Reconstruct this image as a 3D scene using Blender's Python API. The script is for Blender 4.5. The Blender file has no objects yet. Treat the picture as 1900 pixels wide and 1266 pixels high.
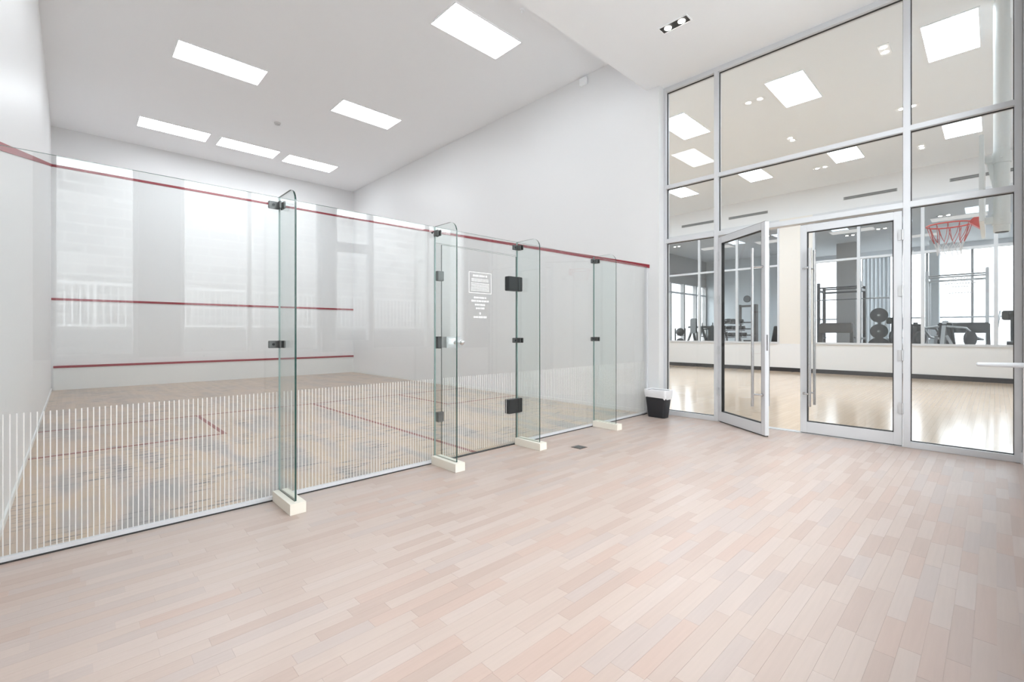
import bpy, bmesh, math, random
from mathutils import Vector, Matrix
random.seed(7)
SC = bpy.context.scene
COL = SC.collection
R = math.radians

# ------------------------------------------------------------------ camera
FPX, CX, CY, CZ, YAW, SY = 855.26, .3097, -3.5271, 1.1879, .7619, -16.12
cam = bpy.data.cameras.new('camera'); camo = bpy.data.objects.new('camera', cam); COL.objects.link(camo)
cam.sensor_width = 36; cam.lens = FPX / 1900 * 36; cam.shift_y = SY / 1900
cam.clip_start = .03; cam.clip_end = 300
camo.location = (CX, CY, CZ); camo.rotation_euler = (R(90), 0, -YAW)
SC.camera = camo

# ------------------------------------------------------------------ world / light / exposure
w = bpy.data.worlds.new('overcast_sky'); SC.world = w; w.use_nodes = True
w.node_tree.nodes['Background'].inputs[0].default_value = (.93, .97, 1, 1)
w.node_tree.nodes['Background'].inputs[1].default_value = 7.8
L_COURT, L_GYM, L_SPOT, L_FIT = 11.0, 17.6, 24, .6
SC.view_settings.view_transform = 'Standard'; SC.view_settings.look = 'None'
SC.view_settings.exposure = 0.36; SC.view_settings.gamma = 1; SC.view_settings.use_curve_mapping = False
try:
    SC.cycles.max_bounces = 11; SC.cycles.diffuse_bounces = 7; SC.cycles.glossy_bounces = 5; SC.cycles.use_adaptive_sampling = True; SC.cycles.adaptive_threshold = .05
    SC.cycles.transparent_max_bounces = 32; SC.cycles.use_denoising = True
    SC.cycles.caustics_reflective = False; SC.cycles.caustics_refractive = False
    SC.cycles.sample_clamp_indirect = 6
except Exception:
    pass

# ------------------------------------------------------------------ pixel helpers (photo 1900x1266)
def ray(px, py):
    c, s = math.cos(YAW), math.sin(YAW); u = (px - 950) / FPX; v = (633 + SY - py) / FPX
    return (s + c * u, c - s * u, v)
def at_x(px, X, py=617): d = ray(px, py); t = (X - CX) / d[0]; return (X, CY + t * d[1], CZ + t * d[2])
def yat(px, X): return at_x(px, X)[1]
def zat(px, py, X): return at_x(px, X, py)[2]

# ------------------------------------------------------------------ materials
def lin(c): return tuple(((x / 255) / 12.92 if x / 255 <= .04045 else ((x / 255 + .055) / 1.055) ** 2.4) for x in c)
MATS = {}
def mat(name, col, rough=.5, metal=0, bump=0, bscale=40, var=0, vscale=3, spec=.5, emit=None, estr=0, coat=0):
    m = bpy.data.materials.new(name); m.use_nodes = True; MATS[name] = m
    nt = m.node_tree; b = nt.nodes['Principled BSDF']
    b.inputs['Base Color'].default_value = (*col, 1); b.inputs['Roughness'].default_value = rough
    b.inputs['Metallic'].default_value = metal; b.inputs['Specular IOR Level'].default_value = spec
    if coat: b.inputs['Coat Weight'].default_value = coat
    if emit: b.inputs['Emission Color'].default_value = (*emit, 1); b.inputs['Emission Strength'].default_value = estr
    tc = nt.nodes.new('ShaderNodeTexCoord')
    if var:
        n = nt.nodes.new('ShaderNodeTexNoise'); n.inputs['Scale'].default_value = vscale; n.inputs['Detail'].default_value = 5
        nt.links.new(tc.outputs['Object'], n.inputs['Vector'])
        mx = nt.nodes.new('ShaderNodeMix'); mx.data_type = 'RGBA'
        mx.inputs[6].default_value = (*[x * (1 - var) for x in col], 1); mx.inputs[7].default_value = (*[min(1, x * (1 + var)) for x in col], 1)
        nt.links.new(n.outputs['Fac'], mx.inputs[0]); nt.links.new(mx.outputs[2], b.inputs['Base Color'])
    if bump:
        n = nt.nodes.new('ShaderNodeTexNoise'); n.inputs['Scale'].default_value = bscale
        nt.links.new(tc.outputs['Object'], n.inputs['Vector'])
        bp = nt.nodes.new('ShaderNodeBump'); bp.inputs['Strength'].default_value = bump; bp.inputs['Distance'].default_value = .01
        nt.links.new(n.outputs['Fac'], bp.inputs['Height']); nt.links.new(bp.outputs[0], b.inputs['Normal'])
    return m

def glass(name, tint=(.97, .985, .98), f0=.045):
    """architectural sheet glass: straight transmission plus Schlick reflection on each face"""
    m = bpy.data.materials.new(name); m.use_nodes = True; MATS[name] = m
    nt = m.node_tree; nt.nodes.clear(); N = nt.nodes.new; L = nt.links.new
    out = N('ShaderNodeOutputMaterial'); mix = N('ShaderNodeMixShader'); tr = N('ShaderNodeBsdfTransparent'); gl = N('ShaderNodeBsdfGlossy')
    tr.inputs[0].default_value = (*tint, 1); gl.inputs['Roughness'].default_value = 0
    lw = N('ShaderNodeLayerWeight'); lw.inputs[0].default_value = .5
    pw = N('ShaderNodeMath'); pw.operation = 'POWER'; pw.inputs[1].default_value = 5
    ml = N('ShaderNodeMath'); ml.operation = 'MULTIPLY_ADD'; ml.inputs[1].default_value = 1 - f0; ml.inputs[2].default_value = f0
    L(lw.outputs['Facing'], pw.inputs[0]); L(pw.outputs[0], ml.inputs[0]); L(ml.outputs[0], mix.inputs[0])
    L(tr.outputs[0], mix.inputs[1]); L(gl.outputs[0], mix.inputs[2]); L(mix.outputs[0], out.inputs[0])
    return m

def emitter(name, col, s):
    m = bpy.data.materials.new(name); m.use_nodes = True; MATS[name] = m
    nt = m.node_tree; nt.nodes.clear(); o = nt.nodes.new('ShaderNodeOutputMaterial'); e = nt.nodes.new('ShaderNodeEmission')
    e.inputs[0].default_value = (*col, 1); e.inputs[1].default_value = s; nt.links.new(e.outputs[0], o.inputs[0]); return m

def scuffed_wall(name, col):
    """painted plaster with faint grey ball scuffs (marks with their own shape)"""
    m = mat(name, col, .42, bump=.05, bscale=25); nt = m.node_tree; N = nt.nodes.new; L = nt.links.new
    b = nt.nodes['Principled BSDF']; tc = N('ShaderNodeTexCoord')
    v = N('ShaderNodeTexVoronoi'); v.inputs['Scale'].default_value = 3.1; L(tc.outputs['Object'], v.inputs['Vector'])
    cr = N('ShaderNodeValToRGB'); cr.color_ramp.elements[0].position = .03; cr.color_ramp.elements[1].position = .07
    cr.color_ramp.elements[0].color = (1, 1, 1, 1); cr.color_ramp.elements[1].color = (0, 0, 0, 1); L(v.outputs['Distance'], cr.inputs[0])
    sep = N('ShaderNodeSeparateXYZ'); L(tc.outputs['Object'], sep.inputs[0])
    mr = N('ShaderNodeMapRange'); mr.inputs[1].default_value = .3; mr.inputs[2].default_value = 2.3; mr.inputs[3].default_value = .55; mr.inputs[4].default_value = 0
    L(sep.outputs['Z'], mr.inputs[0])
    n = N('ShaderNodeTexNoise'); n.inputs['Scale'].default_value = 2.2; L(tc.outputs['Object'], n.inputs['Vector'])
    a = N('ShaderNodeMath'); a.operation = 'MULTIPLY'; L(cr.outputs[0], a.inputs[0]); L(mr.outputs[0], a.inputs[1])
    a2 = N('ShaderNodeMath'); a2.operation = 'MULTIPLY'; L(a.outputs[0], a2.inputs[0]); L(n.outputs['Fac'], a2.inputs[1])
    mx = N('ShaderNodeMix'); mx.data_type = 'RGBA'; mx.inputs[6].default_value = (*col, 1); mx.inputs[7].default_value = (.42, .42, .4, 1)
    L(a2.outputs[0], mx.inputs[0]); L(mx.outputs[2], b.inputs['Base Color']); return m

def court_floor_mat():
    m = mat('worn_maple', (.5, .4, .3), .3, spec=.4); nt = m.node_tree; N = nt.nodes.new; L = nt.links.new; b = nt.nodes['Principled BSDF']
    tc = N('ShaderNodeTexCoord')
    def noise(scale, sc, det=4):
        mp = N('ShaderNodeMapping'); mp.inputs['Scale'].default_value = sc; L(tc.outputs['Object'], mp.inputs[0])
        n = N('ShaderNodeTexNoise'); n.inputs['Scale'].default_value = scale; n.inputs['Detail'].default_value = det; L(mp.outputs[0], n.inputs[0]); return n
    def ramp(src, stops):
        r = N('ShaderNodeValToRGB'); el = r.color_ramp.elements
        while len(el) < len(stops): el.new(.5)
        for e, (p, c) in zip(el, stops): e.position = p; e.color = (*c, 1)
        L(src, r.inputs[0]); return r
    # strip boards, 57 mm wide, running away from the glass
    mp = N('ShaderNodeMapping'); mp.inputs['Rotation'].default_value = (0, 0, R(90)); L(tc.outputs['Object'], mp.inputs[0])
    br = N('ShaderNodeTexBrick'); br.inputs['Scale'].default_value = 1; br.inputs['Brick Width'].default_value = 1.1; br.inputs['Row Height'].default_value = .057
    br.inputs['Mortar Size'].default_value = .0012; br.offset = .37; L(mp.outputs[0], br.inputs['Vector'])
    br.inputs['Color1'].default_value = (.54, .42, .335, 1); br.inputs['Color2'].default_value = (.45, .35, .28, 1); br.inputs['Mortar'].default_value = (.33, .26, .20, 1)
    # broad worn, yellowed and greyed patches stretched along the boards
    n1 = noise(1.0, (2.6, .9, 1), 3)
    r1 = ramp(n1.outputs['Fac'], [(.36, (.20, .235, .26)), (.46, (.50, .39, .31)), (.55, (.55, .40, .24)), (.65, (.33, .315, .31))])
    mx = N('ShaderNodeMix'); mx.data_type = 'RGBA'; L(br.outputs[0], mx.inputs[6]); L(r1.outputs[0], mx.inputs[7])
    sp = N('ShaderNodeSeparateXYZ'); L(tc.outputs['Object'], sp.inputs[0]); mr = N('ShaderNodeMapRange')      # the rear of the court is worn most
    for i, v in ((1, -4.2), (2, 1.5), (3, .62), (4, .22)): mr.inputs[i].default_value = v
    L(sp.outputs['Y'], mr.inputs[0]); L(mr.outputs[0], mx.inputs[0])
    # short dark cross dashes left by balls and rackets
    n2 = noise(1.0, (4.5, 26, 1), 3); r2 = ramp(n2.outputs['Fac'], [(.575, (0, 0, 0)), (.63, (1, 1, 1))])
    n3 = noise(1.1, (1, 1, 1), 2); r3 = ramp(n3.outputs['Fac'], [(.38, (0, 0, 0)), (.52, (1, 1, 1))])
    mu = N('ShaderNodeMath'); mu.operation = 'MULTIPLY'; L(r2.outputs[0], mu.inputs[0]); L(r3.outputs[0], mu.inputs[1])
    mu2 = N('ShaderNodeMath'); mu2.operation = 'MULTIPLY'; mu2.inputs[1].default_value = .82; L(mu.outputs[0], mu2.inputs[0])
    mx2 = N('ShaderNodeMix'); mx2.data_type = 'RGBA'; mx2.inputs[7].default_value = (.10, .105, .115, 1)
    L(mu2.outputs[0], mx2.inputs[0]); L(mx.outputs[2], mx2.inputs[6]); L(mx2.outputs[2], b.inputs['Base Color']); return m

def plank_mat(name, col):
    m = mat(name, col, .34, spec=.45); nt = m.node_tree; N = nt.nodes.new; L = nt.links.new; b = nt.nodes['Principled BSDF']
    g = N('ShaderNodeNewGeometry'); mp = N('ShaderNodeMapping'); mp.inputs['Scale'].default_value = (2.2, 45, 1); L(g.outputs['Position'], mp.inputs[0])
    n = N('ShaderNodeTexNoise'); n.inputs['Scale'].default_value = 1.6; n.inputs['Detail'].default_value = 6; L(mp.outputs[0], n.inputs[0])
    mx = N('ShaderNodeMix'); mx.data_type = 'RGBA'; mx.inputs[6].default_value = (*[c * .93 for c in col], 1); mx.inputs[7].default_value = (*[min(1, c * 1.06) for c in col], 1)
    L(n.outputs['Fac'], mx.inputs[0]); L(mx.outputs[2], b.inputs['Base Color']); return m

def gym_floor_mat():
    m = mat('maple_sports_floor', (.72, .58, .42), .16, spec=.55, coat=.25); nt = m.node_tree; N = nt.nodes.new; L = nt.links.new; b = nt.nodes['Principled BSDF']
    b.inputs['Coat Roughness'].default_value = .12
    tc = N('ShaderNodeTexCoord'); br = N('ShaderNodeTexBrick'); br.inputs['Scale'].default_value = 1; br.inputs['Brick Width'].default_value = .9; br.inputs['Row Height'].default_value = .06
    br.inputs['Mortar Size'].default_value = .001; L(tc.outputs['Object'], br.inputs['Vector'])
    br.inputs['Color1'].default_value = (.79, .595, .425, 1); br.inputs['Color2'].default_value = (.74, .55, .39, 1); br.inputs['Mortar'].default_value = (.5, .4, .28, 1)
    L(br.outputs[0], b.inputs['Base Color']); return m

def brick_wall_mat():
    m = mat('pale_brick', (.5, .5, .5), .8); nt = m.node_tree; N = nt.nodes.new; L = nt.links.new; b = nt.nodes['Principled BSDF']
    tc = N('ShaderNodeTexCoord'); mp = N('ShaderNodeMapping'); mp.inputs['Rotation'].default_value = (R(90), 0, 0); L(tc.outputs['Object'], mp.inputs[0])
    br = N('ShaderNodeTexBrick'); br.inputs['Scale'].default_value = 1; br.inputs['Brick Width'].default_value = .6; br.inputs['Row Height'].default_value = .2; br.inputs['Mortar Size'].default_value = .02
    L(mp.outputs[0], br.inputs['Vector'])
    br.inputs['Color1'].default_value = (.54, .53, .525, 1); br.inputs['Color2'].default_value = (.38, .375, .37, 1); br.inputs['Mortar'].default_value = (.68, .68, .67, 1)
    L(br.outputs[0], b.inputs['Base Color']); return m

mat('wall_white', (.86, .86, .86), .55, bump=.04, bscale=60, var=.01)
scuffed_wall('court_wall_white', (.81, .815, .82))
mat('ceiling_white', (.925, .94, .96), .8)
mat('gym_ceiling_white', (.90, .935, .97), .8)
mat('gym_wall_white', (.81, .81, .81), .6)
mat('cream_wall', (.80, .76, .70), .6)
mat('fitness_wall', (.62, .66, .68), .6)
mat('fitness_ceiling', (.86, .87, .88), .8)
mat('grey_column', (.42, .41, .40), .7)
mat('line_red', (.30, .025, .04), .45)
mat('floor_line_red', (.26, .07, .06), .45)
mat('tin_white', (.78, .79, .78), .4)
mat('aluminium', (.66, .67, .68), .38, .55)
mat('frame_white', (.68, .69, .71), .42, .05)
mat('gasket', (.03, .03, .03), .6)
mat('steel', (.62, .62, .63), .25, 1)
mat('chrome', (.8, .8, .8), .12, 1)
mat('dark_steel', (.055, .058, .06), .38, .6)
mat('grey_steel', (.16, .165, .165), .4, .7)
mat('glass_edge', (.012, .055, .045), .12, spec=.8)
mat('glass_edge_light', (.25, .38, .36), .12, spec=.8)
mat('cream_block', (.84, .80, .71), .55)
mat('stripe_white', (.74, .735, .71), .6)
mat('decal_white', (.95, .95, .95), .6)
mat('decal_grey', (.60, .62, .64), .6)
mat('bin_black', (.018, .018, .022), .45)
mat('liner_white', (.85, .85, .87), .35, bump=.3, bscale=30)
mat('black_plastic', (.02, .02, .02), .5)
mat('black_rubber', (.025, .026, .028), .6)
mat('black_vinyl', (.02, .021, .023), .35)
mat('dark_frame', (.03, .032, .035), .4, .3)
mat('silver_frame', (.6, .61, .62), .35, .6)
mat('brown_panel', (.10, .085, .075), .5)
mat('yellow_grip', (.55, .5, .12), .6)
mat('hoop_red', (.62, .06, .04), .4)
mat('net_white', (.75, .75, .75), .8)
mat('net_red', (.5, .08, .07), .7)
mat('mast_white', (.78, .80, .79), .4)
mat('black_base', (.03, .028, .03), .5)
mat('floor_outlet', (.16, .13, .13), .4, .6)
mat('detector_grey', (.6, .6, .6), .5)
mat('fitness_floor', (.10, .10, .105), .6)
mat('asphalt', (.22, .22, .22), .9)
mat('concrete', (.17, .17, .17), .85)
mat('pier_grey', (.30, .30, .30), .8)
mat('bounce_pale', (.74, .74, .73), .85)  # kept pale so the added sheet outside throws daylight upward
mat('rail_white', (.8, .8, .8), .5)
mat('curtain_pale', (.66, .69, .71), .8)
mat('far_building', (.74, .76, .78), .8)
mat('clock_face', (.10, .105, .11), .5)
mat('slot_dark', (.10, .10, .10), .6)
mat('slot_grey', (.40, .40, .39), .5)
court_floor_mat(); gym_floor_mat(); brick_wall_mat()
glass('sheet_glass', (.984, .992, .99), .05); glass('fin_glass', (.955, .98, .974), .048); glass('door_glass', (.975, .982, .98), .042); glass('far_glass', (.93, .94, .945), .04)
emitter('troffer_light', (.90, .955, 1), L_COURT); emitter('gym_troffer_light', (.76, .885, 1), L_GYM)
emitter('spot_light', (1, .96, .9), L_SPOT); emitter('fit_troffer_light', (1, .98, .95), L_FIT)
TONES = [(.53, .42, .365), (.55, .445, .39), (.50, .385, .33), (.535, .405, .345), (.515, .425, .385), (.56, .46, .41)]
TONES = [tuple(v * .925 for v in c) for c in TONES]
for i, c in enumerate(TONES): plank_mat('laminate_tone_%d' % i, c)

# ------------------------------------------------------------------ mesh builder
class MB:
    def __init__(s): s.v = []; s.f = []; s.m = []
    def face(s, idx, mi=0): s.f.append(idx); s.m.append(mi)
    def box(s, x0, x1, y0, y1, z0, z1, mi=0):
        x0, x1 = sorted((x0, x1)); y0, y1 = sorted((y0, y1)); z0, z1 = sorted((z0, z1)); b = len(s.v)
        s.v += [(x, y, z) for z in (z0, z1) for y in (y0, y1) for x in (x0, x1)]
        for q, k in (((0, 2, 3, 1), 0), ((4, 5, 7, 6), 1), ((0, 1, 5, 4), 2), ((2, 6, 7, 3), 3), ((0, 4, 6, 2), 4), ((1, 3, 7, 5), 5)):
            s.face([b + i for i in q], mi if isinstance(mi, int) else mi[k])
        return s
    def bar(s, p, q, w, h, mi=0):
        """box beam between two points, w across, h high"""
        p, q = Vector(p), Vector(q); d = (q - p).normalized(); up = Vector((0, 0, 1)) if abs(d.z) < .95 else Vector((0, 1, 0))
        a = d.cross(up).normalized() * w / 2; c = a.cross(d).normalized() * h / 2; b = len(s.v)
        for e in (p, q): s.v += [tuple(e + a * i + c * j) for i, j in ((-1, -1), (1, -1), (1, 1), (-1, 1))]
        for f in ((0, 1, 2, 3), (7, 6, 5, 4), (0, 4, 5, 1), (1, 5, 6, 2), (2, 6, 7, 3), (3, 7, 4, 0)): s.face([b + i for i in f], mi)
        return s
    def cyl(s, p, q, r, r2=None, n=16, mi=0, cap=True):
        p, q = Vector(p), Vector(q); r2 = r if r2 is None else r2; d = (q - p).normalized()
        up = Vector((0, 0, 1)) if abs(d.z) < .9 else Vector((1, 0, 0)); a = d.cross(up).normalized(); c = a.cross(d); b = len(s.v)
        for e, rr in ((p, r), (q, r2)):
            s.v += [tuple(e + (a * math.cos(2 * math.pi * k / n) + c * math.sin(2 * math.pi * k / n)) * rr) for k in range(n)]
        for k in range(n): s.face([b + k, b + (k + 1) % n, b + n + (k + 1) % n, b + n + k], mi)
        if cap: s.face([b + k for k in range(n)][::-1], mi); s.face([b + n + k for k in range(n)], mi)
        return s
    def tube(s, pts, r, n=8, mi=0, closed=False):
        P = [Vector(p) for p in pts]; N = len(P); b = len(s.v)
        for i, p in enumerate(P):
            a = P[(i - 1) % N] if (closed or i) else p; c = P[(i + 1) % N] if (closed or i < N - 1) else p
            d = (c - a).normalized(); up = Vector((0, 0, 1)) if abs(d.z) < .9 else Vector((1, 0, 0)); u = d.cross(up).normalized(); t = u.cross(d)
            s.v += [tuple(p + (u * math.cos(2 * math.pi * k / n) + t * math.sin(2 * math.pi * k / n)) * r) for k in range(n)]
        for i in range(N if closed else N - 1):
            j = (i + 1) % N
            for k in range(n): s.face([b + i * n + k, b + i * n + (k + 1) % n, b + j * n + (k + 1) % n, b + j * n + k], mi)
        if not closed: s.face([b + k for k in range(n)][::-1], mi); s.face([b + (N - 1) * n + k for k in range(n)], mi)
        return s
    def ball(s, c, r, n=16, m=10, mi=0, sz=1):
        b = len(s.v)
        for i in range(1, m):
            t = math.pi * i / m
            s.v += [(c[0] + r * math.sin(t) * math.cos(2 * math.pi * k / n), c[1] + r * math.sin(t) * math.sin(2 * math.pi * k / n), c[2] + r * sz * math.cos(t)) for k in range(n)]
        s.v += [(c[0], c[1], c[2] + r * sz), (c[0], c[1], c[2] - r * sz)]; top = len(s.v) - 2
        for i in range(m - 2):
            for k in range(n): s.face([b + i * n + k, b + (i + 1) * n + k, b + (i + 1) * n + (k + 1) % n, b + i * n + (k + 1) % n], mi)
        for k in range(n):
            s.face([top, b + k, b + (k + 1) % n], mi); s.face([top + 1, b + (m - 2) * n + (k + 1) % n, b + (m - 2) * n + k], mi)
        return s
    def prism(s, pts, ext, mi=0, me=None):
        """planar polygon extruded by ext; mi on the two faces, me on the rim"""
        b = len(s.v); n = len(pts); e = Vector(ext); me = mi if me is None else me
        s.v += [tuple(p) for p in pts] + [tuple(Vector(p) + e) for p in pts]
        s.face(list(range(b, b + n))[::-1], mi); s.face(list(range(b + n, b + 2 * n)), mi)
        for k in range(n): s.face([b + k, b + (k + 1) % n, b + n + (k + 1) % n, b + n + k], me)
        return s
    def mesh(s, name, mats, bevel=0, smooth=False, shift=None):
        me = bpy.data.meshes.new(name)
        v = s.v if shift is None else [(a - shift[0], b - shift[1], c - shift[2]) for a, b, c in s.v]
        me.from_pydata(v, [], s.f); me.polygons.foreach_set('material_index', s.m)
        for k in ([mats] if isinstance(mats, str) else mats): me.materials.append(MATS[k])
        bm = bmesh.new(); bm.from_mesh(me); bmesh.ops.recalc_face_normals(bm, faces=bm.faces)
        if bevel: bmesh.ops.bevel(bm, geom=[e for e in bm.edges if e.calc_face_angle(0) > .6], offset=bevel, segments=2, affect='EDGES', clamp_overlap=True)
        bm.to_mesh(me); bm.free()
        if smooth:
            me.polygons.foreach_set('use_smooth', [True] * len(me.polygons))
            me.set_sharp_from_angle(angle=R(40))
        return me
    def build(s, name, mats, parent=None, bevel=0, smooth=False, world=True):
        """one mesh object; vertices are world coordinates unless world=False (then in the parent's own space)"""
        if world:
            base = WL(parent) if parent else None
            if base is None:
                xs = list(zip(*s.v)); base = Vector(((min(xs[0]) + max(xs[0])) / 2, (min(xs[1]) + max(xs[1])) / 2, min(xs[2])))
                o = bpy.data.objects.new(name, s.mesh(name, mats, bevel, smooth, base)); o.location = base
            else:
                o = bpy.data.objects.new(name, s.mesh(name, mats, bevel, smooth, base))
        else:
            o = bpy.data.objects.new(name, s.mesh(name, mats, bevel, smooth))
        COL.objects.link(o); o.parent = parent
        return o
def WL(o):
    p = Vector((0, 0, 0))
    while o is not None: p = p + Vector(o.location); o = o.parent
    return p
def tag(o, label, cat, group=None, kind=None):
    o['label'] = label; o['category'] = cat
    if group: o['group'] = group
    if kind: o['kind'] = kind
    return o
def thing(name, label, cat, loc=(0, 0, 0), rz=0, group=None, kind=None):
    o = bpy.data.objects.new(name, None); COL.objects.link(o); o.location = loc; o.rotation_euler = (0, 0, rz); o.empty_display_size = .1
    return tag(o, label, cat, group, kind)
def struct(name, mb, mats, label, cat='wall', **k): return tag(mb.build(name, mats, None, **k), label, cat, kind='structure')
def B(*a): return MB().box(*a)

# ================================================================== SHELL
H = 5.40; HL = 4.73; XR = 6.40; XC = 6.53; XF = 16.0; HF = 4.5; XE = 24.0; YW = -3.70
ground = struct('ground', B(-60, 90, -60, 60, -.30, -.25), 'asphalt', 'grey asphalt ground outside the building', 'ground')
wf = struct('wall_front', B(-.2, 6.6, 9.75, 9.95, 0, H), 'court_wall_white', 'white front wall of the squash court behind the tin')
wl = struct('wall_left', B(-.2, 0, -3.9, 9.75, 0, H), 'court_wall_white', 'white left side wall running from lobby into squash court')
wr = struct('wall_right', B(XR, 6.6, -.2, 9.75, 0, H), 'court_wall_white', 'white right side wall of squash court ending at glass lobby wall')
struct('ceiling_court', B(-.2, 6.6, 0, 9.95, H, H + .2), 'ceiling_white', 'white flat ceiling over the squash court', 'ceiling')
lc = struct('ceiling_lobby', B(-.2, 6.65, -3.9, 0, HL, H + .2), 'ceiling_white', 'lower white ceiling over the lobby in front of the court', 'ceiling')
struct('floor_court', B(-.02, 6.42, .0, 9.77, -.25, 0), 'worn_maple', 'worn maple squash court floor with dark ball marks', 'floor')
fcourt = bpy.data.objects['floor_court']
struct('wall_lobby_corner', B(XC - .02, 6.75, -5.0, YW, 0, H), 'wall_white', 'white wall strip at the right end of the glazed wall')
struct('floor_gym', B(6.6, XF, -4.8, 7.0, -.25, 0), 'maple_sports_floor', 'glossy pale maple gymnasium floor beyond the glass doors', 'floor')
struct('ceiling_gym', B(6.6, XF + .15, -5.0, 7.2, H, H + .2), 'gym_ceiling_white', 'white ceiling of the gymnasium with square light panels', 'ceiling')
struct('wall_gym_right', B(6.75, XF, -5.0, -4.8, 0, H), 'gym_wall_white', 'white end wall of the gymnasium behind the basketball hoop')
struct('wall_gym_left', B(6.6, XF, 7.0, 7.2, 0, H), 'gym_wall_white', 'white end wall of the gymnasium hidden left of the doors')
# fitness room shell
struct('floor_fitness', B(XF, XE + .2, -8.2, 7.2, -.25, 0), 'fitness_floor', 'dark rubber floor of the fitness room', 'floor')
struct('ceiling_fitness', B(XF + .15, XE + .2, -8.2, 7.2, HF, HF + .3), 'fitness_ceiling', 'grey ceiling of the fitness room behind the far windows', 'ceiling')
struct('wall_fitness_back', B(22, 22.2, 2.0, 6.0, 0, HF), 'fitness_wall', 'pale blue grey wall at the back of the fitness room')
struct('wall_fitness_right', B(XF + .15, XE + .2, -8.2, -8.0, 0, HF), 'fitness_wall', 'right side wall of the fitness room')
struct('wall_fitness_corner', B(22.2, XE + .2, 2.0, 2.2, 0, HF), 'fitness_wall', 'short return wall in the fitness room')

# red court lines (raised strips on the walls)
def strip(name, p, q, parent): return MB().bar(p, q, .012, .05).build(name, 'line_red', parent)
MB().box(0, XR, 9.738, 9.752, 4.57, 4.62).build('out_line', 'line_red', wf)
MB().box(0, XR, 9.738, 9.752, 1.845, 1.89).build('service_line', 'line_red', wf)
tin = MB().box(.03, XR - .002, 9.725, 9.751, .0, .455).build('tin', 'tin_white', wf)
MB().box(.03, XR - .002, 9.712, 9.751, .455, .50).build('tin_strip', 'line_red', tin)
MB().prism([(XR - .008, 9.74, 4.57), (XR - .008, 9.74, 4.62), (XR - .008, -.05, 2.175), (XR - .008, -.05, 2.125)], (.009, 0, 0)).build('out_line', 'line_red', wr)
MB().prism([(.008, 9.74, 4.57), (.008, 9.74, 4.62), (.008, .0, 2.18), (.008, .0, 2.13)], (-.009, 0, 0)).build('out_line', 'line_red', wl)
# court floor lines
for nm, a in (('short_line', (0, XR, 4.285, 4.335)), ('half_court_line', (3.175, 3.225, .02, 4.285)), ('box_line', (1.575, 1.625, 2.735, 4.285)), ('box_line', (0, 1.625, 2.685, 2.735)),
              ('box_line', (4.775, 4.825, 2.735, 4.285)), ('box_line', (4.775, XR, 2.685, 2.735))):
    B(*a, -.001, .0012).build(nm, 'floor_line_red', fcourt)
struct('baseboard_left', B(0, .012, .02, 9.72, 0, .05), 'tin_white', 'thin white skirting along left wall of the court', 'baseboard')
struct('baseboard_right', B(XR - .012, XR, .02, 9.72, 0, .05), 'tin_white', 'thin white skirting along right wall of the court', 'baseboard')
struct('baseboard_corner', B(XC - .03, XC - .02, -3.9, YW - .0, 0, .1).box(XC - .035, XC + .06, YW, YW + .012, 0, .105), 'frame_white', 'short white baseboard at the right edge beside the glazing', 'baseboard')

# lobby floor: laminate strips
fl = struct('floor', B(-.02, 6.62, -3.9, .0, -.25, -.0012), 'laminate_tone_0', 'pale pinkish laminate strip floor of the lobby', 'floor')
def proj(x, y, z=0):
    c, s = math.cos(YAW), math.sin(YAW); dx, dy = x - CX, y - CY; d = dx * s + dy * c
    if d < .05: return None
    return (950 + FPX * (dx * c - dy * s) / d, 633 + SY - FPX * (z - CZ) / d)
SW = .064; strips = []; y = -.012; row = 0
LENS = [.30, .36, .42, .48, .56]
while y - SW > -3.72:
    x = -.01 - random.random() * .4; last = -1
    while x < 6.58:
        l = random.choice(LENS); t = random.choice([0, 0, 1, 1, 1, 2, 3, 3, 4, 4, 5, 5])
        if t == last: t = (t + 1) % 6
        last = t; x0, x1 = max(x, -.01), min(x + l, 6.60)
        if x1 - x0 > .03: strips.append((x0, x1, y - SW, y, t, l if x1 - x0 > l - 1e-6 else None))
        x += l
    y -= SW
def parea(s):
    P = [proj(a, b) for a, b in ((s[0], s[2]), (s[1], s[2]), (s[1], s[3]), (s[0], s[3]))]
    if any(p is None for p in P): return 0
    cx_, cy_ = sum(p[0] for p in P) / 4, sum(p[1] for p in P) / 4
    if not (-20 < cx_ < 1920 and 0 < cy_ < 1286): return 0
    return abs(sum(P[i][0] * P[(i + 1) % 4][1] - P[(i + 1) % 4][0] * P[i][1] for i in range(4))) / 2
strips.sort(key=parea, reverse=True)
cache = {}; n300 = 0; rest = MB(); FZ = Vector(fl.location)
for s in strips:
    G = .0003
    if n300 < 300 and s[5] is not None:
        key = (s[5], s[4])
        if key not in cache:
            hl = s[5] / 2; cache[key] = B(-hl + G, hl - G, -SW / 2 + G, SW / 2 - G, -.008, 0).mesh('floor_strip', 'laminate_tone_%d' % s[4])
        o = bpy.data.objects.new('floor_strip', cache[key]); COL.objects.link(o); o.parent = fl
        o.location = Vector(((s[0] + s[1]) / 2, (s[2] + s[3]) / 2, 0)) - FZ; n300 += 1
    else:
        rest.box(s[0] + G, s[1] - G, s[2] + G, s[3] - G, -.008, 0, s[4])
o = rest.build('floor_strips', ['laminate_tone_%d' % i for i in range(6)], fl); o['kind'] = 'stuff'

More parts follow.
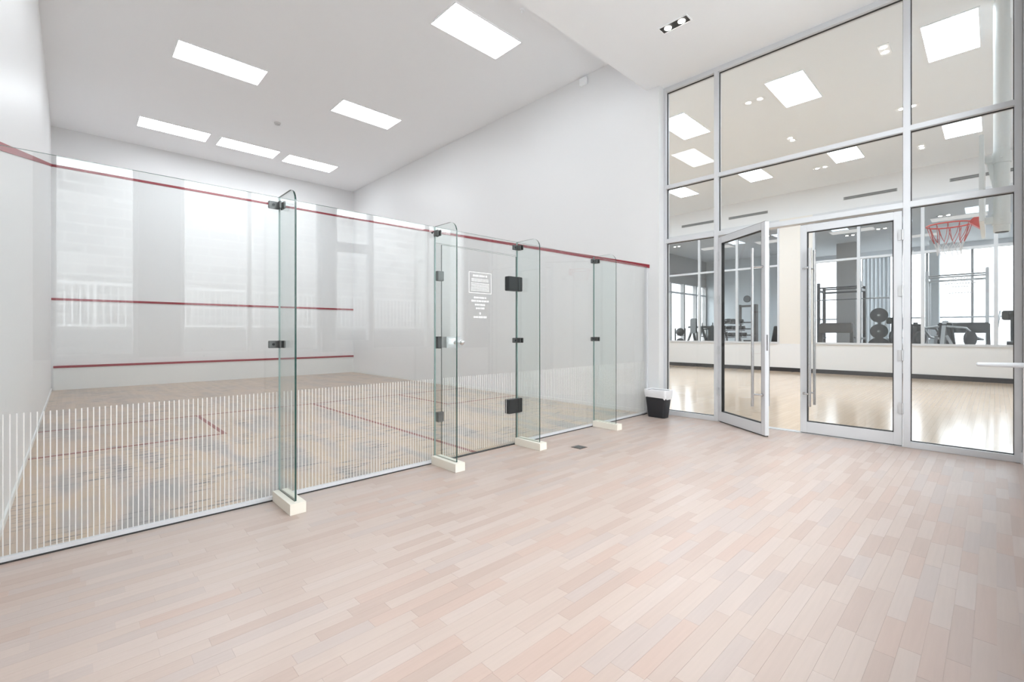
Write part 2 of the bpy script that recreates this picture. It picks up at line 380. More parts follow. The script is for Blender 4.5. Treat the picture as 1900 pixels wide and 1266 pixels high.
# ------------------------------------------------------------------ lobby window wall behind the camera (seen mirrored in the court glass)
ww = struct('wall_windows', B(-.2, 6.55, YW - .2, YW, 4.35, HL).box(-.2, 6.55, YW - .2, YW, 0, .88), 'wall_white', 'white lobby wall with tall windows behind the viewer, mirrored in the glass')
for a, b in ((-.2, .13), (.90, 1.32), (3.125, 3.33), (6.0, 6.55)): B(a, b, YW - .2, YW, .88, 4.35).build('pier', 'pier_grey', ww)
def window(n, x0, x1, z0, z1, y0, y1, label, mids=(), trans=(), fm='frame_white', gm='door_glass'):
    t = thing('window_%d' % n, label, 'window', ((x0 + x1) / 2, (y0 + y1) / 2, z0), kind='structure'); f = .05
    B(x0, x0 + f, y0, y1, z0, z1).build('frame_side', fm, t); B(x1 - f, x1, y0, y1, z0, z1).build('frame_side', fm, t)
    B(x0 + f, x1 - f, y0, y1, z1 - f, z1).build('frame_head', fm, t); B(x0 + f, x1 - f, y0, y1, z0, z0 + f).build('frame_sill', fm, t)
    for m in mids: B(m - .025, m + .025, y0, y1, z0 + f, z1 - f).build('mullion', fm, t)
    xs = [x0 + f] + [k for m in mids for k in (m - .025, m + .025)] + [x1 - f]
    ym = (y0 + y1) / 2
    for i in range(0, len(xs), 2): B(xs[i], xs[i + 1], ym - .006, ym + .006, z0 + f, z1 - f).build('pane', gm, t)
    return t
window(2, .13, .90, .88, 4.35, YW - .15, YW - .07, 'narrow tall lobby window beside the left wall, seen only mirrored')
window(3, 1.32, 3.125, .88, 4.35, YW - .15, YW - .07, 'wide two part lobby window between two piers, seen only mirrored', (2.13,))
window(4, 3.97, 6.0, .88, 4.35, YW - .15, YW - .07, 'wide lobby window right of the exit door, seen only mirrored', (5.11,))
d3 = thing('door_3', 'white framed exit door with glass panel and long handle, seen mirrored', 'door', (3.65, YW - .1, 0), kind='structure')
B(3.33, 3.38, YW - .15, YW - .05, .88, 4.35).build('frame_side', 'frame_white', d3); B(3.92, 3.97, YW - .15, YW - .05, .88, 4.35).build('frame_side', 'frame_white', d3)
B(3.38, 3.92, YW - .15, YW - .05, 2.5, 2.65).build('frame_head', 'frame_white', d3); B(3.38, 3.92, YW - .12, YW - .06, .88, 1.06).build('lower_panel', 'frame_white', d3)
B(3.38, 3.92, YW - .1, YW - .09, 1.06, 2.5).build('pane', 'door_glass', d3); B(3.38, 3.92, YW - .1, YW - .09, 2.65, 4.35).build('pane', 'door_glass', d3)
hb = MB().cyl((3.30, YW + .012, 1.045), (3.30, -3.475, 1.042), .0125, .009, 14).ball((3.30, -3.475, 1.042), .009).build('lever_handle', 'frame_white', d3, smooth=True)
MB().cyl((3.30, YW - .02, 1.045), (3.30, YW + .012, 1.045), .03, n=18).build('handle_rose', 'frame_white', hb, smooth=True)
# outside: low wall, guard rail, neighbouring building
lw_ = tag(B(-20, 26, -8.6, -8.3, -.25, 1.24).build('low_wall', 'concrete', None), 'grey concrete low wall outside the lobby windows, seen only mirrored', 'wall')
gr = thing('guard_rail', 'white metal guard rail on the low wall outside, seen only mirrored', 'railing', (3, -8.45, 1.24))
B(-2, 8.2, -8.48, -8.42, 2.10, 2.16).build('top_rail', 'rail_white', gr); B(-2, 8.2, -8.465, -8.435, 1.30, 1.34).build('bottom_rail', 'rail_white', gr)
for x in (-2, .6, 3.2, 5.8, 8.15): B(x, x + .05, -8.475, -8.425, 1.24, 2.10).build('rail_post', 'rail_white', gr)
bl = MB()
for k in range(92): bl.box(-1.9 + k * .11, -1.88 + k * .11, -8.46, -8.44, 1.34, 2.10)
bl.build('balusters', 'rail_white', gr)['kind'] = 'stuff'
struct('bounce_ground', B(-20, 26, -8.3, YW - .2, -.25, -.2), 'bounce_pale', 'unseen pale ground sheet added outside the lobby windows to bounce daylight onto the ceiling', 'bounce_ground')  # unseen sheet added to bounce daylight up to the lobby ceiling
tag(B(-30, 40, -16, -9, -.25, 4.43).build('neighbouring_building', 'pale_brick', None), 'pale brick neighbouring building outside, seen only mirrored in court glass', 'building')
tag(B(46, 50, -40, 40, -.25, 9).build('far_building', 'far_building', None), 'pale building outside the fitness room windows', 'building')

# ================================================================== SQUASH COURT GLASS WALL
GT = .006
gw = thing('squash_glass_wall', 'frameless toughened glass back wall of squash court with fins and white stripes', 'glass wall', (3.2, 0, 0))
SEAMS = [.012, 1.378, 2.70, 3.745, 5.11, 6.385]
def sheet(name, x0, x1, z0, z1, parent, y0=-GT, y1=GT, rad=0):
    e = 1 if name == 'glass_panel' and parent.name.startswith('door') else 2; m = MB().box(x0, x1, y0, y1, z0, z1, (e, 2, 0, 0, e, e)); return m.build(name, ['sheet_glass', 'glass_edge', 'glass_edge_light'], parent)
def stripes(x0, x1, parent):
    m = MB(); k = math.ceil((x0 + .012) / .0247)
    while k * .0247 + .006 < x1 - .01:
        xx = k * .0247; m.box(xx, xx + .0048, -GT - .0012, -GT - .0004, .035, .765); k += 1
    s = m.build('printed_stripes', 'stripe_white', parent); s['kind'] = 'stuff'
for i in (0, 1, 3, 4):
    p = sheet('glass_panel', SEAMS[i] + .002, SEAMS[i + 1] - .002, .022, 2.15, gw); stripes(SEAMS[i], SEAMS[i + 1], p)
    B(SEAMS[i] + .002, SEAMS[i + 1] - .002, -.016, .016, 0, .03).build('floor_channel', 'frame_white', gw)
    B(SEAMS[i] + .002, SEAMS[i + 1] - .002, -.021, -.016, 0, .008).build('channel_seal', 'gasket', gw)
sheet('over_panel', 2.702, 3.743, 2.005, 2.15, gw)
B(6.372, 6.40, -.02, .02, 0, 2.12).build('wall_channel', 'frame_white', gw)
B(0, .012, -.02, .02, 0, 2.15).build('wall_channel', 'frame_white', gw)
FD = .335
for i, X in enumerate((1.378, 2.70, 3.745, 5.11)):
    r = .10; pts = [(X - GT, -.008, .062), (X - GT, -.008, 2.15)]
    pts += [(X - GT, -FD + r - r * math.sin(t), 2.15 - r + r * math.cos(t)) for t in [R(a) for a in range(0, 91, 10)]] + [(X - GT, -FD, .062)]
    f = MB().prism(pts, (2 * GT, 0, 0), 0, 1); f.m[2] = 2; f = f.build('glass_fin', ['fin_glass', 'glass_edge', 'glass_edge_light'], gw)
    b = MB()
    b.box(X - .05, X - .009, -.385, -.022, .001, .072).box(X + .009, X + .05, -.385, -.022, .001, .072).box(X - .009, X + .009, -.385, -.022, .001, .06).box(X - .009, X + .009, -.385, -FD - .003, .06, .072)
    b.build('fin_block', 'cream_block', gw)
    for z in ((2.085, 1.103)):
        c = MB()
        c.box(X - .075, X - .012, -.026, -.007, z - .026, z + .026) if i != 1 or z < 2 else c.box(X + .012, X + .03, -.026, -.007, z - .026, z + .026)
        c.box(X - .018, X - .007, -.075, -.007, z - .026, z + .026).box(X + .007, X + .018, -.085, -.007, z - .026, z + .026)
        if i == 1 and z < 2: continue
        k = c.build('clip', 'grey_steel', gw, bevel=.003)
        MB().cyl((X - .045, -.026, z), (X - .045, -.031, z), .009, n=12).cyl((X + .018, -.055, z), (X + .022, -.055, z), .009, n=12).build('bolt', 'dark_steel', k)
for z in (1.705, .412): B(2.722, 2.79, -.022, .022, z - .045, z + .045).build('strike_plate', 'grey_steel', gw, bevel=.004)
B(2.715, 2.765, -.026, .026, 1.04, 1.15).build('lock_keep', 'dark_steel', gw, bevel=.004)
# the glass door
gd = thing('door_4', 'clear glass squash court door with dark hinges, silver lock and printed notice', 'door', (3.24, 0, 0), kind='structure')
dp = sheet('glass_panel', 2.775, 3.735, .012, 1.995, gd); stripes(2.775, 3.735, dp)
for z in (1.70, .41):
    h = B(3.60, 3.738, -.034, .034, z - .075, z + .075).box(3.752, 3.80, -.034, .034, z - .075, z + .075).build('hinge', 'dark_steel', gd, bevel=.005)
    MB().cyl((3.745, -.03, z - .075), (3.745, -.03, z + .075), .011, n=12).build('hinge_pin', 'dark_steel', h)
lk = B(2.80, 2.97, -.045, .03, 1.045, 1.148).build('lock', 'silver_frame', gd, bevel=.005)
B(2.82, 2.90, -.0475, -.045, 1.075, 1.135).build('lock_plate', 'chrome', lk)
MB().cyl((2.94, -.045, 1.095), (2.94, -.075, 1.095), .012, n=14).ball((2.94, -.093, 1.095), .026).build('knob', 'chrome', lk, smooth=True)
# printed notice: framed block plus rows of small lettering, too small to read
def words(m, xc, z, wid, h, y, n):
    x = xc - wid / 2; g = wid / n
    for k in range(n):
        ww_ = g * (.78 if k % 3 != 2 else .6); m.box(x, x + ww_, y - .0004, y + .0004, z - h / 2, z + h / 2); x += g
nt_ = MB(); yy = -GT - .0008; xc = 3.235
for a in ((3.09, 3.38, 1.775, 1.781), (3.09, 3.38, 1.572, 1.578), (3.09, 3.096, 1.572, 1.781), (3.374, 3.38, 1.572, 1.781)): nt_.box(a[0], a[1], yy - .0004, yy + .0004, a[2], a[3])
words(nt_, xc, 1.745, .185, .016, yy, 7)
for k in range(3): words(nt_, xc, 1.714 - k * .011, .22, .005, yy, 18)
for k in range(6): words(nt_, xc, 1.67 - k * .014, .23, .006, yy, 20)
for z, wd, h, n in ((1.53, .16, .016, 7), (1.497, .225, .017, 10), (1.46, .135, .016, 6), (1.425, .11, .016, 5), (1.375, .02, .02, 1), (1.338, .17, .017, 8)): words(nt_, xc, z, wd, h, yy, n)
nt_.build('printed_notice', 'decal_white', dp)
tag(B(2.70, 3.745, -.012, .012, -.001, .006).build('door_threshold', 'dark_steel', None), 'thin dark threshold under the glass squash door', 'threshold')

# ================================================================== GLAZED WALL TO THE GYM
cw = thing('window_1', 'white metal framed glazed wall between lobby and gymnasium', 'window', (XC, -1.9, 0), kind='structure')
X0, X1, XG = XC, XC + .11, XC + .055
MUL = [(-.18, -.235), (-.925, -.98), (-2.868, -2.926), (-3.648, -3.70)]
for a, b in MUL: B(X0, X1, b, a, 0, HL).build('mullion', 'frame_white', cw, bevel=.003)
def rail(nm, y0, y1, z0, z1):
    B(X0, X1, y0, y1, z0, z1).build(nm, 'frame_white', cw, bevel=.003)
def pane(y0, y1, z0, z1):
    p = B(XG - .005, XG + .005, y0, y1, z0, z1).build('pane', 'door_glass', cw)
    g = .006; m = MB()
    m.box(XG - .012, XG + .012, y0, y1, z1 - g, z1).box(XG - .012, XG + .012, y0, y1, z0, z0 + g).box(XG - .012, XG + .012, y0, y0 + g, z0 + g, z1 - g).box(XG - .012, XG + .012, y1 - g, y1, z0 + g, z1 - g)
    m.build('pane_gasket', 'gasket', p)
T1 = (3.262, 3.315); T2 = (2.475, 2.535)
for ya, yb, door in ((-.925, -.235, 0), (-2.868, -.98, 1), (-3.648, -2.926, 0)):
    rail('head', ya, yb, HL - .065, HL); rail('transom', ya, yb, *T1); rail('transom', ya, yb, *T2)
    pane(ya, yb, T1[1], HL - .065); pane(ya, yb, T2[1], T1[0])
    if not door: rail('bottom_rail', ya, yb, 0, .062); pane(ya, yb, .062, T2[0])
B(XC + .0, XC + .11, -2.868, -.98, 0, .006).build('threshold', 'aluminium', cw)
# faint notice printed on the right hand pane
nn = MB()
def wordsx(m, yc, z, wid, h, x, n):
    y_ = yc - wid / 2; g = wid / n
    for k in range(n): m.box(x - .0004, x + .0004, y_, y_ + g * .75, z - h / 2, z + h / 2); y_ += g
for pyy, wd, n in ((516, .16, 8), (521, .24, 12), (526, .22, 11), (532, .12, 6), (543.5, .17, 8)): wordsx(nn, yat(1781, XG), zat(1781, pyy, XG), wd, .011, XG - .0058, n)
nn.build('printed_notice', 'decal_grey', cw)

def leaf(name, label, loc, rz, sgn):
    """door leaf in its own space: hinge at origin, leaf along +u (local y*sgn), thickness in x"""
    t = thing(name, label, 'door', loc, rz, kind='structure'); W = .925; th = .05; zb, zt = .012, 2.45
    def L(u0, u1, z0, z1, x0=-th / 2, x1=th / 2): return MB().box(x0, x1, u0 * sgn, u1 * sgn, z0, z1)
    L(0, .068, zb, zt).build('stile', 'frame_white', t, bevel=.003, world=False); L(W - .068, W, zb, zt).build('stile', 'frame_white', t, bevel=.003, world=False)
    L(.068, W - .068, zt - .085, zt).build('top_rail', 'frame_white', t, bevel=.003, world=False); L(.068, W - .068, zb, .14).build('bottom_rail', 'frame_white', t, bevel=.003, world=False)
    p = L(.068, W - .068, .14, zt - .085, -.005, .005).build('pane', 'door_glass', t, world=False)
    g = .009; m = MB()
    for a in ((.068, W - .068, zt - .085 - g, zt - .085), (.068, W - .068, .14, .14 + g), (.068, .068 + g, .14, zt - .085), (W - .068 - g, W - .068, .14, zt - .085)):
        m.box(-.019, .019, a[0] * sgn, a[1] * sgn, a[2], a[3])
    m.build('pane_gasket', 'gasket', p, world=False)
    L(.005, W - .005, .001, .012, -.018, .018).build('door_sweep', 'gasket', t, world=False)
    L(.004, W - .004, zt, zt + .004, -.02, .02).build('top_seal', 'gasket', t, world=False)
    for z in (2.2, 1.62, .95, .4): MB().cyl((-.033, -.006 * sgn, z - .055), (-.033, -.006 * sgn, z + .055), .010, n=12).box(-.033, -.024, .0, .03 * sgn, z - .055, z + .055).build('hinge', 'aluminium', t, world=False)
    for sx in (-1, 1):
        xh = sx * .10; uh = (W - .115) * sgn; us = (W - .04) * sgn
        h = MB().cyl((xh, uh, .33), (xh, uh, 2.16), .0155, n=16).build('pull_handle', 'steel', t, smooth=True, world=False)
        for z in (.47, 1.94): MB().cyl((sx * .02, us, z), (xh, uh, z), .011, n=12).cyl((sx * .024, us, z), (sx * .03, us, z), .016, n=14).build('standoff', 'steel', h, smooth=True, world=False)
    L(W - .0005, W + .002, .98, 1.16, -.011, .011).build('lock_face', 'steel', t, world=False)
    return t
ANG = 36
leaf('door_1', 'open left leaf of the white framed glass double door, swung into the lobby', (XC + .03, -.992, 0), -R(ANG), -1)
leaf('door_2', 'closed right leaf of the white framed glass double door', (XC + .035, -2.860, 0), 0, 1)

# ================================================================== CEILING LIGHTS
def troffer(name, x0, x1, y0, y1, z, label, em, cat='ceiling light', group=None):
    t = thing(name, label, cat, ((x0 + x1) / 2, (y0 + y1) / 2, z - .012), group=group); f = .018
    m = MB().box(x0, x1, y0, y0 + f, z - .012, z).box(x0, x1, y1 - f, y1, z - .012, z).box(x0, x0 + f, y0 + f, y1 - f, z - .012, z).box(x1 - f, x1, y0 + f, y1 - f, z - .012, z)
    m.build('frame', 'ceiling_white', t); B(x0 + f, x1 - f, y0 + f, y1 - f, z - .007, z - .001).build('diffuser', em, t); return t
G1 = 'light panels in the court ceiling'
for x, y, lb in ((1.40, 4.555, 'white ceiling light panel nearest the left wall in the middle court row'), (3.84, 4.58, 'white ceiling light panel on the right in the middle court row'),
                 (3.83, 1.20, 'largest court ceiling light panel, cut by the top of the photo'), (1.40, 1.20, 'court ceiling light panel just above the top edge of the photo'),
                 (1.245, 7.93, 'leftmost of three end to end light panels by the front wall'), (2.625, 7.945, 'middle of three end to end light panels by the front wall'),
                 (4.01, 7.98, 'rightmost of three end to end light panels by the front wall')):
    troffer('light_panel', x, x + 1.205, y, y + .592, H, lb, 'troffer_light', group=G1)
G2 = 'light panels in the gymnasium ceiling'
ROWS = {0: (8.77, 9.985), 1: (12.86, 14.06)}
for r, yc, lb in ((0, .87, 'gym light panel partly hidden by the left glazing jamb, nearer row'), (0, -1.115, 'large gym light panel above the open glass door'), (0, -3.095, 'largest gym light panel at top right corner'),
                  (1, 2.955, 'small gym light panel in narrow left glazing column'), (1, .91, 'small gym light panel left of the closed door, far row'), (1, -1.085, 'small gym light panel above the closed door, far row'),
                  (1, -3.06, 'gym light panel beside the basketball mast, far row'), (0, 2.86, 'unseen gym light panel added for light behind the court wall, nearer row'), (0, 4.85, 'unseen gym light panel added for light at the left end, nearer row'), (1, 4.95, 'unseen gym light panel added for light at the left end, far row')):  # last three: unseen panels added for light, continuing the rows
    troffer('gym_light_panel', *ROWS[r], yc - .297, yc + .297, H, lb, 'gym_troffer_light', group=G2)
def twin(name, x, y, z, along, label, trim, group=None, em='spot_light'):
    t = thing(name, label, 'downlight', (x, y, z - .012), group=group); a, b = (.175, .072)
    ex, ey = (a, b) if along == 'x' else (b, a)
    m = MB().box(x - ex, x + ex, y - ey, y - ey + .012, z - .008, z).box(x - ex, x + ex, y + ey - .012, y + ey, z - .008, z).box(x - ex, x - ex + .012, y - ey + .012, y + ey - .012, z - .008, z).box(x + ex - .012, x + ex, y - ey + .012, y + ey - .012, z - .008, z)
    m.build('trim_frame', 'ceiling_white', t); B(x - ex + .012, x + ex - .012, y - ey + .012, y + ey - .012, z - .004, z - .001).build('baffle', trim, t)
    for s in (-1, 1):
        dx, dy = (s * .083, 0) if along == 'x' else (0, s * .083)
        MB().cyl((x + dx, y + dy, z - .009), (x + dx, y + dy, z - .004), 0.039, n=24).build('lamp', em, t)
twin('twin_downlight', 5.32, -.985, HL, 'y', 'black twin downlight recessed in the white lobby ceiling', 'black_plastic')
for x, y, al, lb in ((9.06, -2.39, 'x', 'pair of small white downlights left of the top right gym panel'), (11.61, -2.39, 'y', 'pair of small downlights crossing the tall mullion between doors and right pane'),
                     (11.64, -.465, 'x', 'pair of small downlights above the middle transom over the doors'), (14.15, -.456, 'y', 'pair of small downlights left of the far gym panel over the closed door'), (14.26, -2.375, 'x', 'pair of small downlights below the middle transom in right pane')):
    twin('gym_downlight', x, y, H, al, lb, 'ceiling_white', group='twin downlights in the gymnasium ceiling')
tag(MB().cyl((3.295, 6.43, H), (3.295, 6.43, H - .035), .06, .05, n=24).cyl((3.295, 6.43, H - .035), (3.295, 6.43, H - .05), .03, .025, n=16).build('smoke_detector', 'detector_grey', None, smooth=True), 'small grey round smoke detector on the court ceiling', 'smoke detector')
sp = MB().cyl((4.554, .74, H), (4.554, .74, H - .012), .035, n=18).cyl((4.554, .74, H - .012), (4.554, .74, H - .05), .008, n=8).cyl((4.554, .74, H - .05), (4.554, .74, H - .054), .018, n=12)
tag(sp.build('sprinkler', 'ceiling_white', None), 'small white ceiling sprinkler right of the largest court light panel', 'sprinkler')
tag(B(XR - .06, XR, 1.06, 1.2, 5.24, 5.36).build('wall_sensor', 'ceiling_white', None, bevel=.012), 'small white sensor box high on the right court wall', 'sensor')
# floor outlet
fo = thing('floor_outlet', 'small dark square floor outlet cover in the laminate floor', 'outlet', (4.10, -.56, 0))
B(4.04, 4.16, -.62, -.50, .0, .003).build('cover_plate', 'floor_outlet', fo); B(4.052, 4.098, -.608, -.512, .003, .005).build('lid', 'grey_steel', fo); B(4.102, 4.148, -.608, -.512, .003, .005).build('lid', 'grey_steel', fo)

# ------------------------------------------------------------------ trash bin
def rrect(cx, cy, a, b, z, r=.035, n=5):
    P = []
    for sx, sy, st in ((1, 1, 0), (-1, 1, 90), (-1, -1, 180), (1, -1, 270)):
        for k in range(n + 1): t = R(st + 90 * k / n); P.append((cx + sx * (a - r) + r * math.cos(t), cy + sy * (b - r) + r * math.sin(t), z))
    return P
def loft(mb, rings, mi=0, cap0=True):
    b = len(mb.v); n = len(rings[0])
    for r in rings: mb.v += r
    for i in range(len(rings) - 1):
        for k in range(n): mb.face([b + i * n + k, b + i * n + (k + 1) % n, b + (i + 1) * n + (k + 1) % n, b + (i + 1) * n + k], mi)
    if cap0: mb.face(list(range(b, b + n))[::-1], mi)
    return mb
tb = thing('trash_bin', 'black rectangular waste bin with white liner beside the glazed wall', 'bin', (6.27, -.27, 0))
BX, BY = 6.262, -.262
loft(MB(), [rrect(BX, BY, .075, .125, .001), rrect(BX, BY, .105, .165, .375), rrect(BX, BY, .095, .155, .375), rrect(BX, BY, .07, .12, .02)]).build('bin_body', 'bin_black', tb, smooth=True)
lr = []
for z, e, wob in ((.285, .101, .012), (.31, .108, .006), (.345, .11, .002), (.372, .112, 0), (.387, .110, 0), (.384, .098, 0), (.33, .085, 0), (.20, .07, 0)):
    ring = rrect(BX, BY, e, e + .06, z); lr.append([(x, y_, z_ + wob * math.sin(k * 1.7) - (wob * 1.6 if y_ < BY else 0)) for k, (x, y_, z_) in enumerate(ring)])
loft(MB(), lr, 0, False).build('bin_liner', 'liner_white', tb, smooth=True)

# ================================================================== GYM FAR WALL
xf0, xf1 = XF, XF + .15; ZS, ZH, ZT = .84, 4.64, 3.235
fw = struct('wall_far', B(xf0, xf1, -5.0, 7.2, 0, ZS).box(xf0, xf1, -5.0, 7.2, ZH, H), 'gym_wall_white', 'white far wall of the gymnasium with a band of windows')
PL, PR = yat(1446, XF), yat(1508, XF)
B(xf0, xf1, PR, PL, ZS, ZH).build('pier', 'cream_wall', fw); B(xf0, xf1, 6.2, 7.2, ZS, ZH).build('pier', 'gym_wall_white', fw)
def far_window(n, y0, y1, mids, label):
    t = thing('window_%d' % n, label, 'window', (XF + .05, (y0 + y1) / 2, ZS), kind='structure'); f = .055; a, b = xf0 - .01, xf0 + .09
    for yy0 in (y0, y1 - f): B(a, b, yy0, yy0 + f, ZS, ZH).build('frame_side', 'frame_white', t)
    B(a, b, y0 + f, y1 - f, ZH - f, ZH).build('frame_head', 'frame_white', t); B(a - .02, b, y0 + f, y1 - f, ZS, ZS + f).build('frame_sill', 'frame_white', t)
    ys = [y0 + f] + [k for m in sorted(mids) for k in (m - .035, m + .035)] + [y1 - f]
    for m in mids: B(a, b, m - .035, m + .035, ZS + f, ZH - f).build('mullion', 'frame_white', t)
    for i in range(0, len(ys), 2):
        B(a, b, ys[i], ys[i + 1], ZT - .03, ZT + .03).build('transom', 'frame_white', t)
        for z0, z1 in ((ZS + f, ZT - .03), (ZT + .03, ZH - f)): B(XF + .03, XF + .036, ys[i], ys[i + 1], z0, z1).build('pane', 'far_glass', t)
far_window(5, PL, 6.2, [yat(1367, XF), yat(1297, XF), 5.0], 'far gymnasium window left of the cream pier, looking into fitness room')
far_window(6, -5.0, PR, [yat(1593, XF), yat(1712, XF), yat(1848, XF)], 'far gymnasium window right of the cream pier, looking into fitness room')
struct('baseboard_far', B(XF - .015, XF, -4.8, 7.0, 0, .115), 'black_base', 'black rubber baseboard under the far gymnasium windows', 'baseboard')
for ya, yb, lb in ((3.03, 4.17, 'slot air diffuser seen through the narrow left glazing column'), (1.36, 2.55, 'slot air diffuser above the open glass door'), (-1.753, -.583, 'slot air diffuser above the closed glass door'), (-4.0, -2.751, 'slot air diffuser behind the basketball mast')):
    t = thing('slot_diffuser', lb, 'air vent', (XF - .02, (ya + yb) / 2, 4.9), group='slot diffusers on the far gymnasium wall')
    B(XF - .012, XF, ya, yb, 4.90, 4.985).build('diffuser_frame', 'slot_grey', t); B(XF - .014, XF - .011, ya + .02, yb - .02, 4.915, 4.935).build('slot', 'slot_dark', t); B(XF - .014, XF - .011, ya + .02, yb - .02, 4.95, 4.97).build('slot', 'slot_dark', t)

# ------------------------------------------------------------------ basketball hoop on its hanging mast
HX, HY, HZ = 8.83, -3.10, 2.63; BBY = -3.395
bh = thing('basketball_hoop', 'red basketball hoop and white backboard hung on a white mast in the gym', 'basketball hoop', (HX, -3.55, 2.45))
B(HX - .75, HX + .75, BBY - .04, BBY, 2.50, 3.53).build('backboard', 'mast_white', bh, bevel=.01)
rim = MB().tube([(HX + .228 * math.cos(2 * math.pi * k / 32), HY + .228 * math.sin(2 * math.pi * k / 32), HZ) for k in range(32)], .010, 8, closed=True).build('rim', 'hoop_red', bh, smooth=True)
MB().prism([(HX - .07, BBY, HZ + .05), (HX - .07, BBY, HZ - .10), (HX - .07, HY - .2, HZ - .015), (HX - .07, HY - .2, HZ + .012), (HX - .07, BBY + .06, HZ + .05)], (.14, 0, 0)).build('rim_bracket', 'hoop_red', bh)
def netring(k, n, r, z): return (HX + r * math.cos(2 * math.pi * k / n), HY + r * math.sin(2 * math.pi * k / n), z)
nm1, nm2 = MB(), MB()
for k in range(12):
    nm1.tube([netring(k, 12, .222, HZ - .005), netring(k + .15, 12, .185, HZ - .14), netring(k + .5, 12, .150, HZ - .24)], .0035, 5)
    nm1.tube([netring(k + .5, 12, .150, HZ - .24), netring(k + .85, 12, .185, HZ - .14), netring(k + 1, 12, .222, HZ - .005)], .0035, 5)
    for a, b in (((k + .5, .150, .24), (k + 1, .125, .32)), ((k + .5, .150, .24), (k, .125, .32)), ((k, .125, .32), (k + .5, .12, .40)), ((k, .125, .32), (k - .5, .12, .40))):
        nm2.tube([netring(a[0], 12, a[1], HZ - a[2]), netring(b[0], 12, b[1], HZ - b[2])], .0035, 5)
net = nm1.build('net', 'net_red', rim); nm2.build('net_lower', 'net_white', rim)
mast = MB().cyl((HX, -3.585, 2.46), (HX, -3.585, H), .075, n=24).build('mast', 'mast_white', bh, smooth=True)
MB().cyl((HX, -3.585, 2.455), (HX, -3.585, 2.47), .062, n=24).build('mast_end', 'black_plastic', mast)
for z in (2.62, 3.40):
    a = B(HX - .04, HX + .04, -3.60, BBY - .04, z - .04, z + .04).build('arm', 'mast_white', bh, bevel=.006)
    MB().cyl((HX, -3.585, z - .07), (HX, -3.585, z + .07), .086, n=24).cyl((HX - .11, -3.585, z), (HX + .11, -3.585, z), .014, n=10).build('collar', 'mast_white', a, smooth=True)
MB().bar((HX, -3.60, 2.62), (HX, -3.47, 3.40), .05, .05).build('brace', 'mast_white', bh)
MB().cyl((HX + .6, -3.62, 3.9), (HX + .6, -3.62, H), .06, n=20).build('hanger_pipe', 'mast_white', bh, smooth=True)
MB().bar((HX - .05, -3.6, 4.5), (HX + .65, -3.62, 4.5), .06, .06).build('cross_pipe', 'mast_white', bh)

# ================================================================== FITNESS ROOM
# window wall at the back and on the left side
def glazed_back():
    t = thing('window_7', 'bright window wall at the back of the fitness room', 'window', (XE, -3, 0), kind='structure')
    B(XE, XE + .12, -8.0, 2.0, 0, .5).build('frame_sill', 'frame_white', t); B(XE, XE + .12, -8.0, 2.0, 4.32, HF).build('frame_head', 'frame_white', t)
    ys = [2.0 - .07 - i * 1.23 for i in range(9)]
    for y_ in ys: B(XE, XE + .1, y_, y_ + .07, .5, 4.32).build('mullion', 'grey_column', t)
    for i in range(8): B(XE + .045, XE + .055, ys[i + 1] + .07, ys[i], .5, 4.32).build('pane', 'far_glass', t)
    B(XE - .005, XE + .105, -8.0, 1.93, 1.72, 1.78).build('transom', 'frame_white', t)
glazed_back()
YL = 5.9
wfl = struct('wall_fitness_left', B(XF + .15, 22.0, YL, YL + .2, 0, .3).box(XF + .15, 22.0, YL, YL + .2, 3.3, HF), 'grey_column', 'grey side wall of the fitness room with tall windows')
t = thing('window_8', 'tall windows in the left side wall of fitness room', 'window', (19, YL, .3), kind='structure')
xs = [16.15, 17.3, 18.5, 19.7, 20.9, 21.9]
for i, x in enumerate(xs): B(x, x + .1, YL - .02, YL + .15, .3, 3.3).build('mullion', 'grey_column', t)
for i in range(5): B(xs[i] + .1, xs[i + 1], YL + .05, YL + .06, .3, 3.3).build('pane', 'far_glass', t)
B(16.25, 21.9, YL - .03, YL + .04, 2.85, 2.92).build('transom', 'frame_white', t)
cur = MB(); n = 60
for k in range(n): cur.box(16.3 + k * .013, 16.314 + k * .013, YL - .10 + .03 * math.sin(k * .9), YL - .088 + .03 * math.sin(k * .9), .25, 3.2)
tag(cur.build('curtain', 'curtain_pale', None), 'pale grey drawn curtain at the left fitness room window', 'curtain')
sc0, sc1 = yat(1600, 23.6), yat(1652, 23.6); cur = MB(); n = 40
for k in range(n): y_ = sc1 + (sc0 - sc1) * k / n; cur.box(23.60 + .04 * math.sin(k * 1.1), 23.615 + .04 * math.sin(k * 1.1), y_, y_ + (sc0 - sc1) / n, .004, 4.2)
tag(cur.build('curtain', 'curtain_pale', None), 'pale pleated curtain behind the round weight plates', 'curtain')
c0, c1 = yat(1552, 21.0), yat(1588, 21.0)
tag(B(21.0, 21.6, c1, c0, 0, HF).build('column', 'grey_column', None), 'wide grey column seen through closed glass door', 'column')
c0, c1 = yat(1724, 22.6), yat(1742, 22.6)
tag(B(22.6, 23.1, c1, c0, 0, HF).build('column', 'fitness_wall', None), 'pale column behind the machine in the right glass pane', 'column')
